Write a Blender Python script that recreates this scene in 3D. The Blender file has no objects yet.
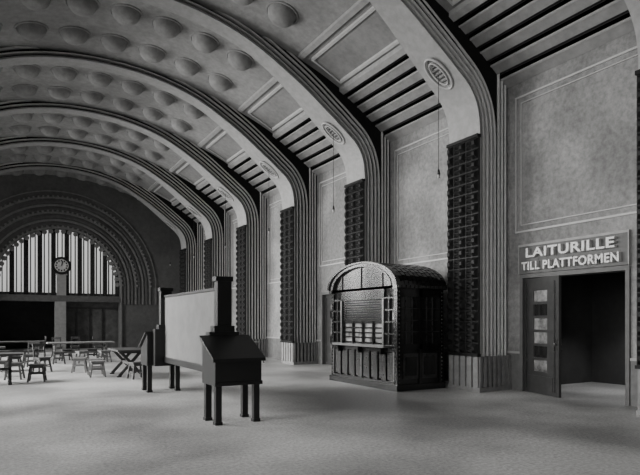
import bpy, math, random
from mathutils import Vector, Matrix
random.seed(4)
C=bpy.context.scene.collection
XC=2.9; HS=6.39; WS=7.43; XR=XC+HS; XW=XC+WS; D=4.51; Z0=9.355; YEND=34.3; YBACK=-4.3
RC=11.74; CROWN=9.8
def CH(s): return CROWN-(RC-math.sqrt(RC*RC-s*s))

# ---------------- materials ----------------
def mat(name,c,rough=.8,noise=0.0,scale=5.0,bump=0.0,bscale=30.0,metal=0,big=0.0,bigscale=.45,dist=.02,spec=.5):
    m=bpy.data.materials.new(name); m.use_nodes=True
    nt=m.node_tree; b=nt.nodes['Principled BSDF']
    if not isinstance(c,tuple): c=(c,c*.995,c*.985)
    b.inputs['Roughness'].default_value=rough; b.inputs['Metallic'].default_value=metal
    b.inputs['Specular IOR Level'].default_value=spec
    b.inputs['Base Color'].default_value=(*c,1)
    tc=nt.nodes.new('ShaderNodeTexCoord')
    if noise>0:
        n=nt.nodes.new('ShaderNodeTexNoise'); n.inputs['Scale'].default_value=scale; n.inputs['Detail'].default_value=8
        n.inputs['Roughness'].default_value=.65
        nt.links.new(tc.outputs['Object'],n.inputs['Vector'])
        r=nt.nodes.new('ShaderNodeValToRGB')
        lo=tuple(x*(1-noise) for x in c); hi=tuple(min(1,x*(1+noise)) for x in c)
        r.color_ramp.elements[0].position=.35; r.color_ramp.elements[1].position=.65
        r.color_ramp.elements[0].color=(*lo,1); r.color_ramp.elements[1].color=(*hi,1)
        nt.links.new(n.outputs['Fac'],r.inputs['Fac'])
        out=r.outputs['Color']
        if big>0:
            n2=nt.nodes.new('ShaderNodeTexNoise'); n2.inputs['Scale'].default_value=bigscale; n2.inputs['Detail'].default_value=6
            nt.links.new(tc.outputs['Object'],n2.inputs['Vector'])
            r2=nt.nodes.new('ShaderNodeValToRGB')
            r2.color_ramp.elements[0].position=.40; r2.color_ramp.elements[1].position=.60
            r2.color_ramp.elements[0].color=(1-big,1-big,1-big,1); r2.color_ramp.elements[1].color=(1,1,1,1)
            nt.links.new(n2.outputs['Fac'],r2.inputs['Fac'])
            mx=nt.nodes.new('ShaderNodeMix'); mx.data_type='RGBA'; mx.blend_type='MULTIPLY'; mx.inputs[0].default_value=1
            nt.links.new(out,mx.inputs[6]); nt.links.new(r2.outputs['Color'],mx.inputs[7]); out=mx.outputs[2]
        nt.links.new(out,b.inputs['Base Color'])
    if bump>0:
        n=nt.nodes.new('ShaderNodeTexNoise'); n.inputs['Scale'].default_value=bscale; n.inputs['Detail'].default_value=6
        nt.links.new(tc.outputs['Object'],n.inputs['Vector'])
        bp=nt.nodes.new('ShaderNodeBump'); bp.inputs['Strength'].default_value=bump; bp.inputs['Distance'].default_value=dist
        nt.links.new(n.outputs['Fac'],bp.inputs['Height']); nt.links.new(bp.outputs['Normal'],b.inputs['Normal'])
    return m
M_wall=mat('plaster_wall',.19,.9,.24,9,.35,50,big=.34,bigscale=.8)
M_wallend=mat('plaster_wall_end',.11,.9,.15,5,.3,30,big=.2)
M_ringl=mat('plaster_ring',.17,.9,.15,5)
M_vault=mat('plaster_vault',.22,.9,.16,6,.3,40,big=.25)
M_side=mat('plaster_side_vault',.18,.9,.14,6,.3,40,big=.25)
M_rib=mat('plaster_rib',.23,.85,.12,6,.25,50)
M_bead=mat('plaster_moulding',.50,.7,.10,6)
M_ribshade=mat('plaster_rib_recess_shade',.010,.9,.15,5,spec=.2)  # recess shade painted into the plaster as a near-black colour
M_trim=mat('trim_light',.32,.7,.08,6)
M_dado=mat('dado_stone',.08,.7,.2,6,.2,30)
M_base=mat('column_base_stone',.15,.7,.2,6,.2,30)
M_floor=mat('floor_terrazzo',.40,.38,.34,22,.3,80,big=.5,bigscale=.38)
M_tile=mat('glazed_tile_dark',.0055,.55,.5,7,spec=.18)
M_board=mat('ceiling_board',.17,.8,.15,4)
M_boarddark=mat('ceiling_gap',.03,.9,spec=.2)
M_wood=mat('dark_varnished_wood',.006,.15,.4,8)
M_wood2=mat('wood_panel_mid',.022,.2,.35,8)
M_black=mat('black_stained_wood',.004,.42,.3,10)
M_panel=mat('linen_panel',.115,.85,.12,3,.1,60)
M_door=mat('door_oak',.030,.35,.25,7)
M_table=mat('table_wood',.035,.5,.3,8)
M_tablel=mat('table_wood_light',.12,.6,.2,8)
M_glassd=mat('dark_glass',.012,.05)
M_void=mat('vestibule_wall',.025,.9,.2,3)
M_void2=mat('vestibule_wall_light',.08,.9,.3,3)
M_metal=mat('bronze_trim',.12,.28,.15,9,metal=.9)
M_white=mat('clock_face',.5,.5)
M_sign=mat('sign_board',.07,.7,.15,6)
M_letter=mat('sign_letter',.50,.6)
M_pane=mat('pane_painted_reflection',.16,.08,.7,3)  # window reflections painted in as a pale mottled base colour
M_ledge=mat('kiosk_ledge',.10,.3,.3,8)
def glass():
    m=bpy.data.materials.new('frosted_window_glass'); m.use_nodes=True; nt=m.node_tree
    for n in list(nt.nodes): nt.nodes.remove(n)
    o=nt.nodes.new('ShaderNodeOutputMaterial'); t=nt.nodes.new('ShaderNodeBsdfTransparent'); t.inputs[0].default_value=(.8,.8,.79,1)
    r=nt.nodes.new('ShaderNodeBsdfTranslucent'); r.inputs[0].default_value=(.75,.75,.75,1)
    mx=nt.nodes.new('ShaderNodeMixShader'); mx.inputs[0].default_value=.5
    nt.links.new(t.outputs[0],mx.inputs[1]); nt.links.new(r.outputs[0],mx.inputs[2]); nt.links.new(mx.outputs[0],o.inputs[0]); return m
M_glass=glass()

# ---------------- builder ----------------
class B:
    def __init__(s,name,mats): s.name=name; s.mats=mats; s.v=[]; s.f=[]; s.m=[]; s.sm=[]
    def idx(s,m):
        if m not in s.mats: s.mats.append(m)
        return s.mats.index(m)
    def face(s,pts,m,smooth=False):
        i=len(s.v); s.v+= [tuple(p) for p in pts]; s.f.append(tuple(range(i,i+len(pts)))); s.m.append(s.idx(m)); s.sm.append(smooth)
    def hexa(s,p,m):
        i=len(s.v); s.v+=[tuple(q) for q in p]
        for q in [(0,3,2,1),(4,5,6,7),(0,1,5,4),(1,2,6,5),(2,3,7,6),(3,0,4,7)]:
            s.f.append(tuple(i+k for k in q)); s.m.append(s.idx(m)); s.sm.append(False)
    def box(s,x0,x1,y0,y1,z0,z1,m):
        p=[(x0,y0,z0),(x1,y0,z0),(x1,y1,z0),(x0,y1,z0),(x0,y0,z1),(x1,y0,z1),(x1,y1,z1),(x0,y1,z1)]
        s.hexa(p,m)
    def beam(s,a,b,w,h,m):
        a=Vector(a); b=Vector(b); d=(b-a).normalized(); up=Vector((0,0,1))
        if abs(d.z)>.95: up=Vector((0,1,0))
        r=d.cross(up).normalized()*w/2; u=r.cross(d).normalized()*h/2
        s.hexa([a-r-u,a+r-u,a+r+u,a-r+u,b-r-u,b+r-u,b+r+u,b-r+u],m)
    def cyl(s,c,axis,r0,r1,L,m,n=20,smooth=True):
        c=Vector(c); ax=Vector(axis).normalized(); t=Vector((0,0,1)) if abs(ax.z)<.9 else Vector((1,0,0))
        u=ax.cross(t).normalized(); w=ax.cross(u)
        A=[c+(u*math.cos(2*math.pi*k/n)+w*math.sin(2*math.pi*k/n))*r0 for k in range(n)]
        Bq=[c+ax*L+(u*math.cos(2*math.pi*k/n)+w*math.sin(2*math.pi*k/n))*r1 for k in range(n)]
        i=len(s.v); s.v+=[tuple(q) for q in A+Bq]
        for k in range(n):
            s.f.append((i+k,i+(k+1)%n,i+n+(k+1)%n,i+n+k)); s.m.append(s.idx(m)); s.sm.append(smooth)
        s.f.append(tuple(i+k for k in range(n-1,-1,-1))); s.m.append(s.idx(m)); s.sm.append(False)
        s.f.append(tuple(i+n+k for k in range(n))); s.m.append(s.idx(m)); s.sm.append(False)
    def sweep(s,path,o0,o1,y0,y1,m):
        cb=lambda k:[(o0,y0(k) if callable(y0) else y0),(o0,y1(k) if callable(y1) else y1),(o1,y1(k) if callable(y1) else y1),(o1,y0(k) if callable(y0) else y0)]
        s.sweepsec(path,cb,m)
    def sweepsec(s,path,sec,m):
        i=len(s.v); n=len(path); ns=len(sec(0))
        for k,(p,nn) in enumerate(path):
            for (o,yv) in sec(k): s.v.append((p[0]+nn[0]*o,yv,p[1]+nn[1]*o))
        for k in range(n-1):
            for q in range(ns):
                s.f.append((i+ns*k+q,i+ns*k+(q+1)%ns,i+ns*k+ns+(q+1)%ns,i+ns*k+ns+q)); s.m.append(s.idx(m)); s.sm.append(False)
        s.f.append(tuple(i+q for q in range(ns))); s.m.append(s.idx(m)); s.sm.append(False)
        j=i+ns*(n-1); s.f.append(tuple(j+ns-1-q for q in range(ns))); s.m.append(s.idx(m)); s.sm.append(False)
    def make(s,parent=None,bevel=0):
        me=bpy.data.meshes.new(s.name); me.from_pydata(s.v,[],s.f)
        for m in s.mats: me.materials.append(m)
        me.polygons.foreach_set('material_index',s.m); me.polygons.foreach_set('use_smooth',s.sm)
        me.update()
        import bmesh
        bm=bmesh.new(); bm.from_mesh(me); bmesh.ops.recalc_face_normals(bm,faces=bm.faces); bm.to_mesh(me); bm.free()
        o=bpy.data.objects.new(s.name,me); C.objects.link(o)
        if parent: o.parent=parent
        if bevel:
            b=o.modifiers.new('bevel','BEVEL'); b.width=bevel; b.segments=2; b.limit_method='ANGLE'
        return o

# ---------------- floor ----------------
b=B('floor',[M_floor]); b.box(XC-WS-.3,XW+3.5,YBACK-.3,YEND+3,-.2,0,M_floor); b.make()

# ---------------- ribs ----------------
ctrl=[(6.39,0),(6.39,3),(6.39,5.5),(6.38,6.0),(6.30,6.42),(6.08,6.78),(5.70,7.10),(5.2,7.50),(4.18,8.28),(2.9,9.02),(1.5,9.43),(0,9.56)]
def catmull(P,n):
    out=[]
    for i in range(len(P)-1):
        p0=P[max(i-1,0)];p1=P[i];p2=P[i+1];p3=P[i+2] if i+2<len(P) else (-P[i][0],P[i][1])
        for k in range(n):
            t=k/n
            out.append(tuple(.5*((2*p1[j])+(-p0[j]+p2[j])*t+(2*p0[j]-5*p1[j]+4*p2[j]-p3[j])*t*t+(-p0[j]+3*p1[j]-3*p2[j]+p3[j])*t**3) for j in range(2)))
    out.append(P[-1]); return out
half=[(6.39,0),(6.39,5.5)]+catmull(ctrl[2:],6)[1:]
full=half+[(-s,h) for s,h in reversed(half[:-1])]
def with_normals(pts,ox=0):
    res=[]
    for i,p in enumerate(pts):
        a=pts[max(i-1,0)]; c=pts[min(i+1,len(pts)-1)]
        dx,dz=c[0]-a[0],c[1]-a[1]; L=math.hypot(dx,dz)
        res.append(((p[0]+ox,p[1]),(dz/L,-dx/L)))
    return res
ribpath=with_normals(full,XC)
def hw(s):
    t=max(0,min(1,(abs(s)-3.0)/3.2)); t=t*t*(3-2*t)
    return .27+(.485-.27)*t
def rib(yc):
    b=B('ceiling_arch_rib',[M_rib])
    w=.485
    S=[p[0] for p in full]
    b.sweep(ribpath,0,.05,lambda k:yc-hw(S[k]),lambda k:yc+hw(S[k]),M_rib)
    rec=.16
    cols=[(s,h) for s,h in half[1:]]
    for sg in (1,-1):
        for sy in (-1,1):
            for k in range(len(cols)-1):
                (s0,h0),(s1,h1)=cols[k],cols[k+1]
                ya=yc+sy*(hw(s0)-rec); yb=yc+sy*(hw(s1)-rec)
                b.face([(XC+sg*s0,ya,h0+.04),(XC+sg*s1,yb,h1+.04),(XC+sg*s1,yb,CH(s1)+.03),(XC+sg*s0,ya,CH(s0)+.03)],M_ribshade)
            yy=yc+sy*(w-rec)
            b.face([(XC+sg*6.43,yy,0),(XC+sg*WS,yy,0),(XC+sg*WS,yy,CH(WS)),(XC+sg*6.39,yy,CH(6.39))],M_ribshade)
    for j,o in enumerate((.14,.29,.44,.58)):
        for sy in (-1,1):
            dp=.13-.022*j; wd=.062
            def sec(k,o=o,sy=sy,dp=dp,wd=wd):
                yb0=yc+sy*(hw(S[k])-rec)
                return [(o,yb0),(o+.006,yb0+sy*dp*.75),(o+wd*.35,yb0+sy*dp*.97),(o+wd*.65,yb0+sy*dp*.97),(o+wd-.006,yb0+sy*dp*.75),(o+wd,yb0)]
            b.sweepsec(ribpath,sec,M_bead)
    for o in (.72,.83,.94):
        for sg in (1,-1):
            for sy in (-1,1):
                yb0=yc+sy*(w-rec); xa=XC+sg*(HS+o); wd=.048; dp=.055
                zt=CH(HS+o)+.02
                pr=[(0,0),(.1,.75),(.35,.97),(.65,.97),(.9,.75),(1,0)]
                pts=[(xa+sg*wd*u,yb0+sy*dp*v) for u,v in pr]
                for q in range(len(pts)-1):
                    (xa_,ya_),(xb_,yb_)=pts[q],pts[q+1]
                    b.face([(xa_,ya_,0),(xb_,yb_,0),(xb_,yb_,zt),(xa_,ya_,zt)],M_bead)
    for sg in (1,-1):
        x0,x1=sorted((XC+sg*(HS-.03),XC+sg*(HS+.99)))
        b.box(x0,x1,yc-w-.02,yc+w+.02,0,.10,M_base)
        for o in (.0,.14,.29,.44,.58,.72,.83,.93):
            xa,xb=sorted((XC+sg*(HS+o-.005),XC+sg*(HS+o+.07)))
            b.box(xa,xb,yc-w-.01,yc+w+.01,.10,.80,M_base)
        xs=XC+sg*HS
        for k in range(5):
            ya=yc-w+.02+k*.195; xa,xb=sorted((xs,xs-sg*.05)); b.box(xa,xb,ya,ya+.13,.10,.80,M_base)
    for sg in (1,-1):
        xs=XC+sg*HS
        x0,x1=sorted((xs,xs-sg*.05))
        b.box(x0,x1,yc-w,yc+w,.86,5.72,M_tile)
        nr=20; hh=(5.72-.86)/nr; nc=5
        for r in range(nr):
            for c in range(nc):
                ww=2*w/nc
                ya=yc-w+c*ww+.010; yb=ya+ww-.02
                off=0
                z0=.86+r*hh+.012; z1=z0+hh-.024
                xa=xs-sg*.05
                P=[(xa,ya,z0),(xa,yb,z0),(xa,yb,z1),(xa,ya,z1)]
                if c%2==0:
                    # elongated faceted boss
                    xb=xs-sg*.13; g=.03; gz=.07
                    Q=[(xb,ya+g+.02,z0+gz),(xb,yb-g-.02,z0+gz),(xb,yb-g-.02,z1-gz),(xb,ya+g+.02,z1-gz)]
                    for q in range(4): b.face([P[q],P[(q+1)%4],Q[(q+1)%4],Q[q]],M_tile)
                    b.face(Q,M_tile)
                else:
                    # two small pyramids
                    zm=(z0+z1)/2
                    for (za,zb) in ((z0,zm-.005),(zm+.005,z1)):
                        P2=[(xa,ya,za),(xa,yb,za),(xa,yb,zb),(xa,ya,zb)]
                        for q in range(4): b.face([P2[q],P2[(q+1)%4],(xs-sg*.115,(ya+yb)/2,(za+zb)/2)],M_tile)
        x0,x1=sorted((xs+sg*.02,xs-sg*.09))
        b.box(x0,x1,yc-w-.01,yc+w+.01,5.72,5.79,M_tile); b.box(x0,x1,yc-w-.01,yc+w+.01,.80,.86,M_tile)
    return b.make()
ribYs=[Z0+D*n for n in range(-3,6)]
for y in ribYs: rib(y)

# ---------------- ceiling ----------------
b=B('ceiling',[M_vault])
rows=[]
for n in range(-3,6):
    y=Z0+D*n
    rows+= [y+1.40,y+3.12]
SX=4.35; PX=1.08; nx=48
y0=YBACK; y1=YEND+.2; ny=40
for j in range(ny+1):
    y=y0+(y1-y0)*j/ny
    for i in range(nx+1):
        s=-SX+2*SX*i/nx
        b.v.append((XC+s,y,CH(s)))
for j in range(ny):
    for i in range(nx):
        k=j*(nx+1)+i
        b.f.append((k,k+1,k+nx+2,k+nx+1)); b.m.append(0); b.sm.append(True)
for ry in rows:
    if ry<YBACK+.5 or ry>YEND-.4: continue
    for kx in range(-3,4):
        s=kx*PX; cz=CH(s); th=math.asin(s/RC)
        nrm=Vector((-math.sin(th),0,-math.cos(th))); tx=Vector((math.cos(th),0,-math.sin(th))); ty=Vector((0,1,0))
        c=Vector((XC+s,ry,cz))
        prof=[(.44,-.02),(.43,.03),(.39,.035),(.375,.01),(.365,.04),(.345,.10),(.31,.16),(.26,.215),(.19,.26),(.10,.285),(.0,.29)]
        n=24; i=len(b.v)
        for (r,h) in prof:
            for k in range(n):
                a=2*math.pi*k/n; b.v.append(tuple(c+tx*r*math.cos(a)+ty*r*math.sin(a)+nrm*h))
        for p in range(len(prof)-1):
            for k in range(n):
                b.f.append((i+p*n+k,i+p*n+(k+1)%n,i+(p+1)*n+(k+1)%n,i+(p+1)*n+k)); b.m.append(0); b.sm.append(p>3)
b.make()
def arcbox(b,s0,s1,d,y0,y1,m,n=1,up=.02):
    for k in range(n):
        a=s0+(s1-s0)*k/n; c=s0+(s1-s0)*(k+1)/n
        b.hexa([(XC+a,y0,CH(a)-d),(XC+c,y0,CH(c)-d),(XC+c,y1,CH(c)-d),(XC+a,y1,CH(a)-d),
                (XC+a,y0,CH(a)+up),(XC+c,y0,CH(c)+up),(XC+c,y1,CH(c)+up),(XC+a,y1,CH(a)+up)],m)
b=B('ceiling_side_panels',[M_side])
for sg in (1,-1):
    arcbox(b,sg*4.2,sg*5.75,0.0,YBACK,YEND+.2,M_side,6,.1)
    arcbox(b,sg*5.7,sg*WS,0.0,YBACK,YEND+.2,M_boarddark,8,.1)
    for n in range(-3,6):
        ya=Z0+D*n+.34; yb=Z0+D*(n+1)-.34
        if n==5: yb=YEND
        if yb-ya<1: continue
        arcbox(b,sg*4.25,sg*4.38,.08,ya,yb,M_rib)
        arcbox(b,sg*4.55,sg*4.61,.06,ya+.2,yb-.2,M_trim); arcbox(b,sg*5.45,sg*5.51,.06,ya+.2,yb-.2,M_trim)
        arcbox(b,sg*4.61,sg*5.45,.06,ya+.2,ya+.26,M_trim,3); arcbox(b,sg*4.61,sg*5.45,.06,yb-.26,yb-.2,M_trim,3)
        arcbox(b,sg*5.60,sg*5.74,.12,ya,yb,M_rib)
        s=5.88
        while s<WS-.2:
            arcbox(b,sg*s,sg*(s+.22),.09,ya,yb,M_board); arcbox(b,sg*(s+.0),sg*(s+.03),.11,ya,yb,M_rib); s+=.33
b.make()

# ---------------- walls ----------------
H=CH(WS)
def wall_y(name,x0,x1,openings,m):
    b=B(name,[m]); oy=sorted(openings); y=YBACK
    for (a,c,z0,z1) in oy:
        b.box(x0,x1,y,a,0,H+.3,m)
        if z0>0: b.box(x0,x1,a,c,0,z0,m)
        b.box(x0,x1,a,c,z1,H+.3,m); y=c
    b.box(x0,x1,y,YEND,0,H+.3,m)
    return b.make()
D1=(6.12,8.56); D2=(15.14,17.58); DH=2.6
wall_y('wall_right',XW,XW+.3,[(D1[0],D1[1],0,DH),(D2[0],D2[1],0,DH)],M_wall)
XL=XC-WS
wins=[]
for n in range(-3,5):
    wins.append((Z0+D*n+.85,Z0+D*(n+1)-.85,1.1,6.6))
wall_y('wall_left',XL-.3,XL,wins,M_wall)
b=B('wall_back',[M_wall]); b.box(XL-.3,XW+.3,YBACK-.3,YBACK,0,10.3,M_wall); b.make()
b=B('baseboard_right',[M_dado])
for n in range(-3,6):
    ya=Z0+D*n+.37; yb=min(Z0+D*(n+1)-.37,YEND)
    if yb-ya<.5: continue
    segs=[(ya,yb)]
    for d in (D1,D2):
        if ya<d[0]<yb: segs=[(ya,d[0]-.06),(d[1]+.06,yb)]
    for a,c in segs:
        if c-a>.02:
            b.box(XW-.03,XW+.0,a,c,0,.85,M_dado); b.box(XW-.045,XW,a,c,.85,.90,M_rib)
b.make()
b=B('trim_1',[M_trim])
for n in range(-3,6):
    ya=Z0+D*n+.48; yb=min(Z0+D*(n+1)-.48,YEND-.3)
    if yb-ya<1: continue
    zb=3.62 if n in (-1,1) else 3.25
    for (ins,wd) in ((.0,.04),(.16,.018)):
        a=ya+.12+ins; c=yb-.12-ins; z0=zb+ins; z1=6.75-ins; x0=XW-.03
        b.box(x0,XW,a,a+wd,z0,z1,M_trim); b.box(x0,XW,c-wd,c,z0,z1,M_trim)
        b.box(x0,XW,a+wd,c-wd,z0,z0+wd,M_trim); b.box(x0,XW,a+wd,c-wd,z1-wd,z1,M_trim)
b.make()
for i,(a,c,z0,z1) in enumerate(wins):
    b=B('window_%d'%(i+2),[M_table])
    for k in range(5):
        y=a+(c-a-.06)*k/4; b.box(XL-.2,XL-.1,y,y+.06,z0,z1,M_table)
    for k in range(8):
        z=z0+(z1-z0-.06)*k/7; b.box(XL-.19,XL-.11,a,c,z,z+.06,M_table)
    b.make()
for i,d in enumerate((D1,D2)):
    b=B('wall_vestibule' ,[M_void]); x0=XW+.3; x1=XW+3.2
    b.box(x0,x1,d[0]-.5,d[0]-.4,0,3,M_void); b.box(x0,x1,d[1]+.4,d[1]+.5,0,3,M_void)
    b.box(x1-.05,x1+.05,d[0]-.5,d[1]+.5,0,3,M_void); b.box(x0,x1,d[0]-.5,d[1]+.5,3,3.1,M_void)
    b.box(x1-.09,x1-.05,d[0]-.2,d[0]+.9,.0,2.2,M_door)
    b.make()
    b=B('vestibule_fill_lamp',[M_black]); xx=XW+1.9; ym=(d[0]+d[1])/2  # unseen fixture, added to brighten the vestibule floor
    b.cyl((xx,ym,2.85),(0,0,1),.10,.05,.15,M_black,16); b.cyl((xx,ym,2.75),(0,0,1),.06,.09,.10,M_white,16); b.make()
    L=bpy.data.lights.new('vestibule_fill_light','SPOT'); L.energy=190; L.spot_size=math.radians(100); L.spot_blend=.6; L.shadow_soft_size=.1  # added fill spot below that fixture
    o=bpy.data.objects.new('vestibule_fill_light',L); C.objects.link(o); o.location=(xx,ym,2.70)
def door_frame(d,k):
    b=B('trim_%d'%(k+2),[M_sign])
    b.box(XW-.05,XW+.32,d[0]-.05,d[0]+.03,0,DH+.05,M_sign); b.box(XW-.05,XW+.32,d[1]-.03,d[1]+.05,0,DH+.05,M_sign)
    b.box(XW-.05,XW+.32,d[0]+.03,d[1]-.03,DH-.03,DH+.05,M_sign); b.make()
def leaf(name,w):
    b=B(name,[M_door]); h=DH-.05; t=.03
    z=0.01; pa,pb=.28*w,.68*w
    b.box(0,pa,-t,t,z,h,M_door); b.box(pb,w,-t,t,z,h,M_door)
    b.box(pa,pb,-t,t,z,.50,M_door)
    zz=.50; n=6; ph=(h-.22-.50)/n
    for k in range(n):
        b.box(pa,pb,-.006,.006,zz,zz+ph-.06,M_pane if k%3!=1 else M_glassd); b.box(pa,pb,-t,t,zz+ph-.06,zz+ph,M_door); zz+=ph
    b.box(pa,pb,-t,t,zz,h,M_door)
    for sy in (-1,1):
        y0,y1=sorted((sy*t,sy*(t+.012)))
        b.box(.12*w,.84*w,y0,y1,.10,.40,M_door)
        b.box(.06*w,.09*w,y0,y1,.1,h-.1,M_wood2); b.box(.88*w,.91*w,y0,y1,.1,h-.1,M_wood2)
        b.cyl((w-.07,sy*t,1.1),(0,sy,0),.015,.015,.06,M_metal,8); b.cyl((w-.07,sy*(t+.06),1.0),(0,0,1),.012,.012,.22,M_metal,8)
    return b.make()
W=(D1[1]-D1[0])/2-.04
o=leaf('door_1',W); o.location=(XW+.04,D1[1]-.04,0); o.rotation_euler=(0,0,math.radians(-90-16))
o=leaf('door_2',W); o.location=(XW+.26,D1[0]+.04,0); o.rotation_euler=(0,0,math.radians(12))
o=leaf('door_3',W); o.location=(XW+.12,D2[1]-.04,0); o.rotation_euler=(0,0,math.radians(-90))
o=leaf('door_4',W); o.location=(XW+.26,D2[0]+.04,0); o.rotation_euler=(0,0,math.radians(12))
door_frame(D1,0); door_frame(D2,1)
sg=bpy.data.objects.new('platform_sign',None); C.objects.link(sg)
b=B('board',[M_sign]); b.box(XW-.06,XW,D1[0]-.04,D1[1]+.04,2.67,3.28,M_sign)
b.box(XW-.08,XW,D1[0]-.06,D1[1]+.06,3.28,3.33,M_rib); b.box(XW-.08,XW,D1[0]-.06,D1[0]-.04,2.67,3.28,M_rib); b.box(XW-.08,XW,D1[1]+.04,D1[1]+.06,2.67,3.28,M_rib)
b.make(sg)
def text(s,name,yc,zc,width,h,parent):
    cu=bpy.data.curves.new(name,'FONT'); cu.body=s; cu.size=1; cu.align_x='CENTER'; cu.align_y='CENTER'; cu.extrude=.05; cu.offset=.026
    cu.space_character=1.08
    cu.materials.append(M_letter)
    o=bpy.data.objects.new(name,cu); C.objects.link(o); bpy.context.view_layer.update()
    dx,dy=o.dimensions.x,o.dimensions.y
    R=Matrix(((0,0,-1),(-1,0,0),(0,1,0))).to_4x4()
    o.matrix_world=Matrix.Translation((XW-.10,yc,zc))@R@Matrix.Diagonal((width/dx,h/dy,1,1))
    if parent: o.parent=parent
ym=(D1[0]+D1[1])/2
text('LAITURILLE','lettering_top',ym,3.11,2.06,.21,sg)
text('TILL PLATTFORMEN','lettering_bottom',ym,2.82,2.26,.19,sg)

# ---------------- end wall ----------------
wx=2.95; wr=3.2; sp=3.6; sill=3.05
def archpath(r,z0,n=40):
    pts=[(wx+r,z0)]+[(wx+r*math.cos(math.pi*k/n),sp+r*math.sin(math.pi*k/n)) for k in range(n+1)]+[(wx-r,z0)]
    out=[]
    for p in pts:
        if p[1]<=sp: nn=(1 if p[0]>wx else -1,0)
        else: nn=((p[0]-wx)/r,(p[1]-sp)/r)
        out.append((p,nn))
    return out
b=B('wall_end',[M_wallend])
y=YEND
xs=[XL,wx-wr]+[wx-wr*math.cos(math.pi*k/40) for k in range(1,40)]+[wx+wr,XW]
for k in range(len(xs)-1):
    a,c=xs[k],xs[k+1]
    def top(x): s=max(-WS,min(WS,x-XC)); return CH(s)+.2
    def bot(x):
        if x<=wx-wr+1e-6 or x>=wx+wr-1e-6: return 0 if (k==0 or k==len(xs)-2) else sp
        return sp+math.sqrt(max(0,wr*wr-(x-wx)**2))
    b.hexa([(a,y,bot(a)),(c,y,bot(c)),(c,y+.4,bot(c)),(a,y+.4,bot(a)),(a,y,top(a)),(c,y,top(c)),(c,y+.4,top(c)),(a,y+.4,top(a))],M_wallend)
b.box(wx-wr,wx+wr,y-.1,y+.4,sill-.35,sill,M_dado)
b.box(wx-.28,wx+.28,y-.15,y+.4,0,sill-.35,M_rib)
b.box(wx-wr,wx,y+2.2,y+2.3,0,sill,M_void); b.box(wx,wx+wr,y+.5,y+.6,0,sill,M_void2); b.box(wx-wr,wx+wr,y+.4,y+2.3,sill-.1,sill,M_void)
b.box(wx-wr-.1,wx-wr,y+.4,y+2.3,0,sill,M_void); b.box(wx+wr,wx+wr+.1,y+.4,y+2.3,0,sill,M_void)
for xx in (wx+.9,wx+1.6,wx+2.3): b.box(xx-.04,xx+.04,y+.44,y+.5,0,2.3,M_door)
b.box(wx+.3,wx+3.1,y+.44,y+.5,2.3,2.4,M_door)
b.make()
b=B('trim_4',[M_wallend])
for k in range(9):
    r0=wr+.02+k*.21
    b.sweep(archpath(r0,0 if k<1 else 2.6),0,.10,y-.09+.005*k,y,M_ringl if k%2==0 else M_wallend)
b.sweep(archpath(wr+2.1,2.6),0,.05,y-.05,y,M_ringl)
for (rr,nn,rad) in ((wr+.16,40,.07),(wr+1.0,52,.07),(wr+1.83,64,.06)):
    for k in range(nn):
        t=math.pi*(k+.5)/nn
        b.cyl((wx+rr*math.cos(t),y-.14,sp+rr*math.sin(t)),(0,1,0),rad*.7,rad,.10,M_ringl,8)
b.make()
b=B('window_1',[M_table])
yy=y+.2
NM=9
for k in range(NM*3+1):
    x=wx-wr+.12+(2*wr-.24)*k/(NM*3); zt=sp+math.sqrt(max(0,wr*wr-(x-wx)**2))
    big_=(k%3==0)
    wd=.12 if big_ else .03
    b.box(x-wd,x+wd,yy-(.12 if big_ else 0),yy+.14,sill,zt,M_wood2 if big_ else M_dado)
b.box(wx-wr+.1,wx+wr-.1,yy+.02,yy+.1,sill,sill+.15,M_table)
pts=[(wx-wr,sill)]+[(wx-wr*math.cos(math.pi*k/40),sp+wr*math.sin(math.pi*k/40)) for k in range(41)]+[(wx+wr,sill)]
b.face([(p[0],yy+.16,p[1]) for p in pts],M_glass)
for k in range(30):
    t=math.pi*(k+.5)/30
    b.cyl((wx+(wr-.12)*math.cos(t),yy-.15,sp+(wr-.12)*math.sin(t)),(0,1,0),.13,.13,.1,M_ringl,12)
b.make()
b=B('station_clock',[M_wood2])
cx=wx+.05
b.box(cx-.24,cx+.24,y-.1,y+.05,sill,4.25,M_rib); b.box(cx-.30,cx+.30,y-.12,y+.07,4.2,4.28,M_rib)
b.cyl((cx,y-.15,4.72),(0,1,0),.50,.50,.20,M_black,32); b.cyl((cx,y-.16,4.72),(0,1,0),.36,.36,.03,M_white,32)
for k in range(12):
    t=k*math.pi/6; b.box(cx+.28*math.sin(t)-.035,cx+.28*math.sin(t)+.035,y-.17,y-.16,4.72+.28*math.cos(t)-.045,4.72+.28*math.cos(t)+.045,M_black)
b.beam((cx,y-.175,4.72),(cx+.05,y-.175,4.97),.05,.01,M_black); b.beam((cx,y-.175,4.72),(cx-.18,y-.175,4.66),.06,.01,M_black)
b.make()

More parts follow.
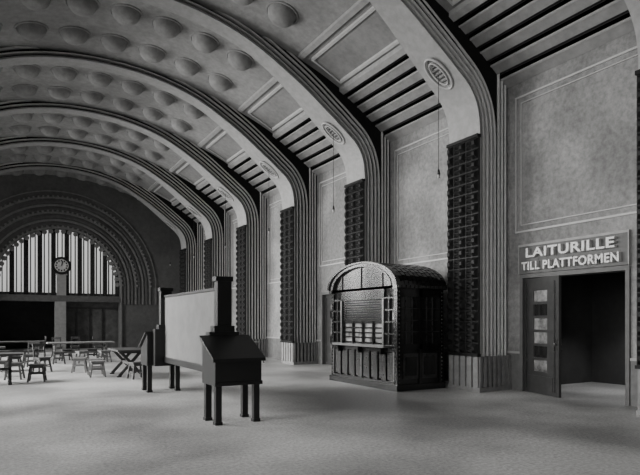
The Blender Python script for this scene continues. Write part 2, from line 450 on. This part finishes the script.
# ---------------- medallions + pendant lamps ----------------
for yr in ribYs:
    for sgn in (1,-1):
        if yr<8: continue
        s0=5.62; hz=7.15
        tx,tz=Vector((-.82,.57)).normalized(); tx*=sgn
        nrm=Vector((-sgn*.57,0,-.82)).normalized(); tan=Vector((tx,0,tz)); cy=Vector((0,1,0))
        c=Vector((XC+sgn*s0,yr,hz))+nrm*.02
        b=B('ceiling_medallion',[M_trim])
        for (rl,rs,tube) in ((.42,.24,.03),(.30,.14,.022)):
            n=36; mseg=6; i=len(b.v)
            for k in range(n):
                a=2*math.pi*k/n; p=c+tan*rl*math.cos(a)+cy*rs*math.sin(a); out=(tan*math.cos(a)+cy*math.sin(a))
                for q in range(mseg):
                    w=2*math.pi*q/mseg; b.v.append(tuple(p+out*tube*math.cos(w)+nrm*tube*math.sin(w)))
            for k in range(n):
                for q in range(mseg):
                    b.f.append((i+k*mseg+q,i+((k+1)%n)*mseg+q,i+((k+1)%n)*mseg+(q+1)%mseg,i+k*mseg+(q+1)%mseg)); b.m.append(0); b.sm.append(True)
        for k in (-.2,-.1,0,.1,.2):
            p=c+tan*k
            b.beam(p-cy*.11,p+cy*.11,.03,.03,M_dado)
        b.make()
        b=B('pendant_lamp',[M_black])
        x=c.x; zt=hz+.02
        b.cyl((x,yr,4.98),(0,0,1),.007,.007,zt-4.98,M_black,6)
        b.cyl((x,yr,4.88),(0,0,1),.04,.02,.12,M_black,12)
        b.cyl((x,yr,4.80),(0,0,1),.02,.035,.08,M_trim,12)
        b.make()

# ---------------- ticket kiosk ----------------
b=B('ticket_kiosk',[M_wood])
x0,x1,y0,y1=7.78,9.18,9.92,12.78; ze=2.36; xm=(x0+x1)/2; ymid=(y0+y1)/2
b.box(x0-.04,x1+.03,y0-.04,y1+.04,0,.14,M_wood)
b.box(x0+.05,x1-.05,y0+.05,y1-.05,.1,.98,M_wood)
for x in (x0,x1-.12):
    for yv in (y0,y1-.12):
        b.box(x,x+.12,yv,yv+.12,.14,ze,M_wood)
        for z in [0.2+.09*k for k in range(24)]:
            if yv==y0: b.cyl((x+.06,yv,z),(0,-1,0),.022,.008,.02,M_metal,6)
            if x==x0: b.cyl((x,yv+.06,z),(-1,0,0),.022,.008,.02,M_metal,6)
n=8; L=(y1-y0-.24)
for k in range(n+1):
    yv=y0+.12+L*k/n
    b.box(x0-.005,x0+.06,yv-.025,yv+.025,.14,.95,M_metal if k%4==0 else M_wood)
for k in range(n):
    ya=y0+.12+L*k/n+.06; yb=y0+.12+L*(k+1)/n-.06
    b.box(x0+.02,x0+.06,ya,yb,.24,.86,M_wood2)
b.box(x0-.01,x0+.06,y0+.1,y1-.1,.14,.2,M_wood); b.box(x0-.01,x0+.06,y0+.1,y1-.1,.88,.95,M_wood)
b.box(x0-.16,x0+.3,y0+.3,y1-.3,.98,1.03,M_ledge)
for yv in (y0+.5,ymid,y1-.5): b.box(x0-.12,x0,yv-.03,yv+.03,.82,.98,M_wood)
for (pa,pb) in ((y0+.12,y0+.5),(y1-.5,y1-.12)):
    b.box(x0+.05,x0+.06,pa,pb,1.03,ze,M_glassd)
    b.box(x0+.0,x0+.05,(pa+pb)/2-.012,(pa+pb)/2+.012,1.03,2.2,M_wood2)
    for z in (1.03,1.3,1.58,1.86,2.14): b.box(x0+.0,x0+.05,pa,pb,z-.015,z+.015,M_wood2)
b.box(x0+.0,x0+.08,y0+.5,y1-.5,2.12,ze,M_wood)
ya,yb=y0+.55,y1-.55
b.box(x0-.02,x0+.08,ya-.06,ya,1.03,2.12,M_metal); b.box(x0-.02,x0+.08,yb,yb+.06,1.03,2.12,M_metal)
for k in range(9):
    z=1.58+k*.06; b.box(x0+.02,x0+.05,ya,yb,z,z+.04,M_wood)
b.box(x0+.12,x0+.14,ya,yb,1.55,2.12,M_black)
b.box(x0+.09,x0+.10,ya,yb,1.08,1.55,M_pane)
for k in range(5):
    yv=ya+(yb-ya)*k/4; b.box(x0+.02,x0+.09,yv-.02,yv+.02,1.03,1.58,M_wood)
for z in (1.03,1.18,1.3,1.42,1.54): b.box(x0+.04,x0+.09,ya,yb,z,z+.03,M_wood)
for (yf,sg_) in ((y0,1),(y1,-1)):
    def yb2(a,c): return tuple(sorted((yf+sg_*a,yf+sg_*c)))
    b.box(x0+.12,x1-.12,*yb2(.04,.09),.14,1.0,M_wood)
    b.box(x0+.12,x1-.12,*yb2(.0,.05),.95,1.07,M_wood); b.box(x0+.12,x1-.12,*yb2(.0,.05),2.16,ze,M_wood)
    for (xa,xb) in ((x0+.2,xm-.06),(xm+.06,x1-.2)):
        b.box(xa,xb,*yb2(.02,.05),.26,.85,M_wood2)
        b.box(xa+.06,xb-.06,*yb2(.0,.03),.34,.77,M_wood)
    b.box(xm-.04,xm+.04,*yb2(0,.06),.14,ze,M_wood)
    b.box(x0+.12,x1-.12,*yb2(.07,.08),1.07,2.16,M_glassd)
    for (xa,xb) in ((x0+.12,xm-.04),(xm+.04,x1-.12)):
        for k in range(1,3):
            xx=xa+(xb-xa)*k/3; b.box(xx-.010,xx+.010,*yb2(.04,.07),1.07,2.16,M_wood2)
        for z in (1.35,1.62,1.89): b.box(xa,xb,*yb2(.045,.068),z-.010,z+.010,M_wood2)
b.box(x1-.08,x1-.03,y0+.1,y1-.1,.98,ze,M_wood)
b.box(x0-.05,x1+.05,y0-.06,y0+.1,ze-.02,ze+.10,M_wood); b.box(x0-.05,x1+.05,y1-.1,y1+.06,ze-.02,ze+.10,M_wood)
for k in range(12):
    xa=x0-.03+k*.122
    b.box(xa,xa+.08,y0-.09,y0-.05,ze+.0,ze+.06,M_wood2)
n=36; ry=(y1-y0)/2+.05; rise=.62; zs=ze+.06
def ell(t,k=1.0): return (ymid-(ry*k)*math.cos(t), zs+(rise*k)*math.sin(t))
for k in range(n):
    t0,t1=math.pi*k/n,math.pi*(k+1)/n
    a=ell(t0);c=ell(t1)
    b.face([(x0-.03,a[0],a[1]),(x0-.03,c[0],c[1]),(x1+.04,c[0],c[1]),(x1+.04,a[0],a[1])],M_wood,True)
    for (kk,kk2,xx,mm) in ((1.03,.97,x0-.10,M_wood2),(.97,.88,x0-.06,M_wood),(.88,.84,x0-.08,M_wood2),(.84,.0,x0+.0,M_wood)):
        a0=ell(t0,kk);a1=ell(t1,kk);c0=ell(t0,kk2);c1=ell(t1,kk2)
        b.hexa([(xx,a0[0],a0[1]),(xx,a1[0],a1[1]),(xx,c1[0],c1[1]),(xx,c0[0],c0[1]),(xx+.12,a0[0],a0[1]),(xx+.12,a1[0],a1[1]),(xx+.12,c1[0],c1[1]),(xx+.12,c0[0],c0[1])],mm)
    a0=ell(t0,1);a1=ell(t1,1)
    b.face([(x1+.03,a0[0],a0[1]),(x1+.03,a1[0],a1[1]),(x1+.03,ymid,zs)],M_wood)
for k in range(0,11):
    xx=x0+(x1-x0)*k/11+.04
    for j in range(0,n):
        if j%2: continue
        off=.5*(k%2)
        ta,tb=math.pi*(j+off)/n,math.pi*(j+off+1.6)/n
        if tb>math.pi: continue
        a=ell(ta,1.0);c=ell(tb,1.0);a2=ell(ta,1.015);c2=ell(tb,1.015)
        b.hexa([(xx,a[0],a[1]),(xx,c[0],c[1]),(xx,c2[0],c2[1]),(xx,a2[0],a2[1]),(xx+.10,a[0],a[1]),(xx+.10,c[0],c[1]),(xx+.10,c2[0],c2[1]),(xx+.10,a2[0],a2[1])],M_wood)
for k in (2,4,6):
    t=math.pi*k/8; e=ell(t,.84); s_=(e[0],zs)
    b.beam((x0-.01,s_[0],s_[1]),(x0-.01,e[0],e[1]),.03,.03,M_wood2)
b.make()

# ---------------- double writing desk with partition panel ----------------
b=B('writing_desk',[M_black])
X0,X1=2.83,3.60
def desk(yf,yb):
    sgn=1 if yb>yf else -1
    zl,zf,zbk=.60,.98,1.32
    for x in (X0+.02,X1-.12):
        for yv in (yf+sgn*.03,yb-sgn*.13):
            a,c=sorted((yv,yv+sgn*.10)); b.box(x,x+.10,a,c,0,zl,M_black)
            b.box(x-.01,x+.11,a-.01,c+.01,0,.05,M_black)
    P=[(X0,yf,zl),(X1,yf,zl),(X1,yb,zl),(X0,yb,zl),(X0,yf,zf),(X1,yf,zf),(X1,yb,zbk),(X0,yb,zbk)]
    b.hexa(P,M_black)
    e=.05
    b.hexa([(X0-e,yf-sgn*e,zf-.01),(X1+e,yf-sgn*e,zf-.01),(X1+e,yb,zbk+.0),(X0-e,yb,zbk+.0),
            (X0-e,yf-sgn*e,zf+.04),(X1+e,yf-sgn*e,zf+.04),(X1+e,yb,zbk+.05),(X0-e,yb,zbk+.05)],M_black)
    a,c=sorted((yf-sgn*.02,yf)); b.box(X0-.01,X1+.01,a,c,zl,zl+.06,M_black)
    xc=(X0+X1)/2
    for (hw_,z0_,z1_) in ((.26,.6,1.42),(.18,1.42,1.52),(.125,1.52,2.26),(.15,2.26,2.34)):
        a,c=sorted((yb,yb+sgn*min(.2,hw_*1.3))); b.box(xc-hw_,xc+hw_,a,c,z0_,z1_,M_black)
desk(8.05,8.68); desk(13.17,12.54)
xc=(X0+X1)/2
b.box(xc-.035,xc+.035,8.8,12.45,.80,2.12,M_panel)
b.box(xc-.06,xc+.06,8.8,12.45,2.12,2.17,M_black); b.box(xc-.06,xc+.06,8.8,12.45,.68,.80,M_black)
b.box(xc-.05,xc+.05,8.8,8.86,.8,2.12,M_black); b.box(xc-.05,xc+.05,12.39,12.45,.8,2.12,M_black)
b.make(bevel=.006)

# ---------------- trestle tables, stools, chairs ----------------
def table(cx,cy,L,W_,m,ang=0,h=.78):
    b=B('trestle_table',[m])
    b.box(-L/2,L/2,-W_/2,W_/2,h-.05,h,m)
    for k in range(1,4):
        yv=-W_/2+W_*k/4; b.box(-L/2-.002,L/2+.002,yv-.004,yv+.004,h-.052,h-.045,M_black)
    for sx in (-1,1):
        x=sx*(L/2-.28)
        b.beam((x,-W_/2+.08,.03),(x,W_/2-.12,h-.06),.07,.08,m); b.beam((x,W_/2-.08,.03),(x,-W_/2+.12,h-.06),.07,.08,m)
        b.box(x-.04,x+.04,-W_/2+.08,W_/2-.08,h-.11,h-.05,m); b.box(x-.045,x+.045,-W_/2+.02,-W_/2+.14,0,.04,m); b.box(x-.045,x+.045,W_/2-.14,W_/2-.02,0,.04,m)
    b.box(-L/2+.28,L/2-.28,-.03,.03,h/2-.05,h/2+.02,m)
    o=b.make(); o.location=(cx,cy,0); o.rotation_euler=(0,0,ang); return o
def stool(cx,cy,m,ang=0,h=.46,back=False):
    b=B('dining_chair' if back else 'stool',[m]); w=.19
    b.box(-w,w,-w,w,h-.04,h,m); b.box(-w+.03,w-.03,-w+.03,w-.03,h-.10,h-.04,m)
    for sx in (-1,1):
        for sy in (-1,1):
            b.beam((sx*(w+.01),sy*(w+.01),0),(sx*(w-.05),sy*(w-.05),h-.04),.045,.045,m)
    for sx in (-1,1):
        b.beam((sx*(w-.01),-w+.02,.16),(sx*(w-.01),w-.02,.16),.025,.035,m); b.beam((-w+.02,sx*(w-.01),.22),(w-.02,sx*(w-.01),.22),.025,.035,m)
    if back:
        for sx in (-1,1): b.beam((sx*(w-.03),w-.02,h-.02),(sx*(w-.02),w+.06,h+.42),.04,.04,m)
        b.beam((-w,w+.05,h+.38),(w,w+.05,h+.38),.03,.10,m); b.beam((-w+.03,w+.02,h+.2),(w-.03,w+.02,h+.2),.02,.05,m)
    o=b.make(); o.location=(cx,cy,0); o.rotation_euler=(0,0,ang); return o
table(-.35,16.2,1.7,.85,M_table,0)
table(3.25,17.0,1.7,.8,M_table,math.radians(90))
table(2.75,23.5,2.4,.85,M_tablel,0)
table(.6,25.5,2.0,.85,M_table,0)
table(8.5,20.6,1.5,.8,M_tablel,math.radians(90))
for (x,y_,m) in ((.85,16.4,M_table),(.35,17.3,M_table),(2.42,16.9,M_tablel),(2.5,17.8,M_tablel),(2.15,18.6,M_tablel),(1.9,22.6,M_table),(2.7,22.7,M_tablel),(3.5,22.7,M_tablel),
                 (2.3,24.4,M_table),(3.3,24.4,M_table),(.2,24.7,M_table),(1.0,24.7,M_table),(.0,18.3,M_table),(7.75,20.2,M_tablel),(7.75,21.0,M_tablel),(8.5,19.5,M_tablel),(3.3,15.8,M_table),(.4,20.5,M_table)):
    stool(x,y_,m,random.uniform(-.3,.3))
for (x,y_,a) in ((1.15,19.4,.4),(.95,21.4,-.3),(3.0,27.7,3.1),(3.9,26.9,1.5),(1.6,28.6,-1.5),(2.2,27.0,2.9)):
    stool(x,y_,M_table,a,back=True)
table(-.3,20.3,.9,.85,M_table,0)

# ---------------- light ----------------
for (a,c,z0,z1) in wins:
    L=bpy.data.lights.new('daylight_window','AREA'); L.shape='RECTANGLE'; L.size=(z1-z0); L.size_y=(c-a)
    ymw=(a+c)/2
    L.energy=420 if ymw<0 else (160 if ymw<6 else (480 if ymw<12 else 1450))
    L.spread=math.radians(115)
    L.color=(1,.995,.98)
    o=bpy.data.objects.new('daylight_window',L); C.objects.link(o); o.location=(XL-.9,ymw+(.35 if ymw>6 else -.3),(z0+z1)/2+.4)
    d=Vector((1,-.32,-.45)).normalized() if ymw>6 else Vector((1,.55,-.18)).normalized()
    o.rotation_euler=(Matrix.Rotation(math.atan2(d.y,d.x),4,'Z')@Matrix.Rotation(math.radians(-90)+math.asin(-d.z),4,'Y')).to_euler()
w=bpy.data.worlds.new('world'); bpy.context.scene.world=w; w.use_nodes=True
w.node_tree.nodes['Background'].inputs[0].default_value=(.8,.8,.79,1); w.node_tree.nodes['Background'].inputs[1].default_value=1.2

# ---------------- camera ----------------
cam=bpy.data.cameras.new('camera'); co=bpy.data.objects.new('camera',cam); C.objects.link(co)
co.location=(0,0,1.6); co.rotation_euler=(math.radians(90),0,math.radians(-30.14))
cam.sensor_width=36; cam.lens=31.0; cam.shift_y=.1305; cam.clip_end=200
bpy.context.scene.camera=co
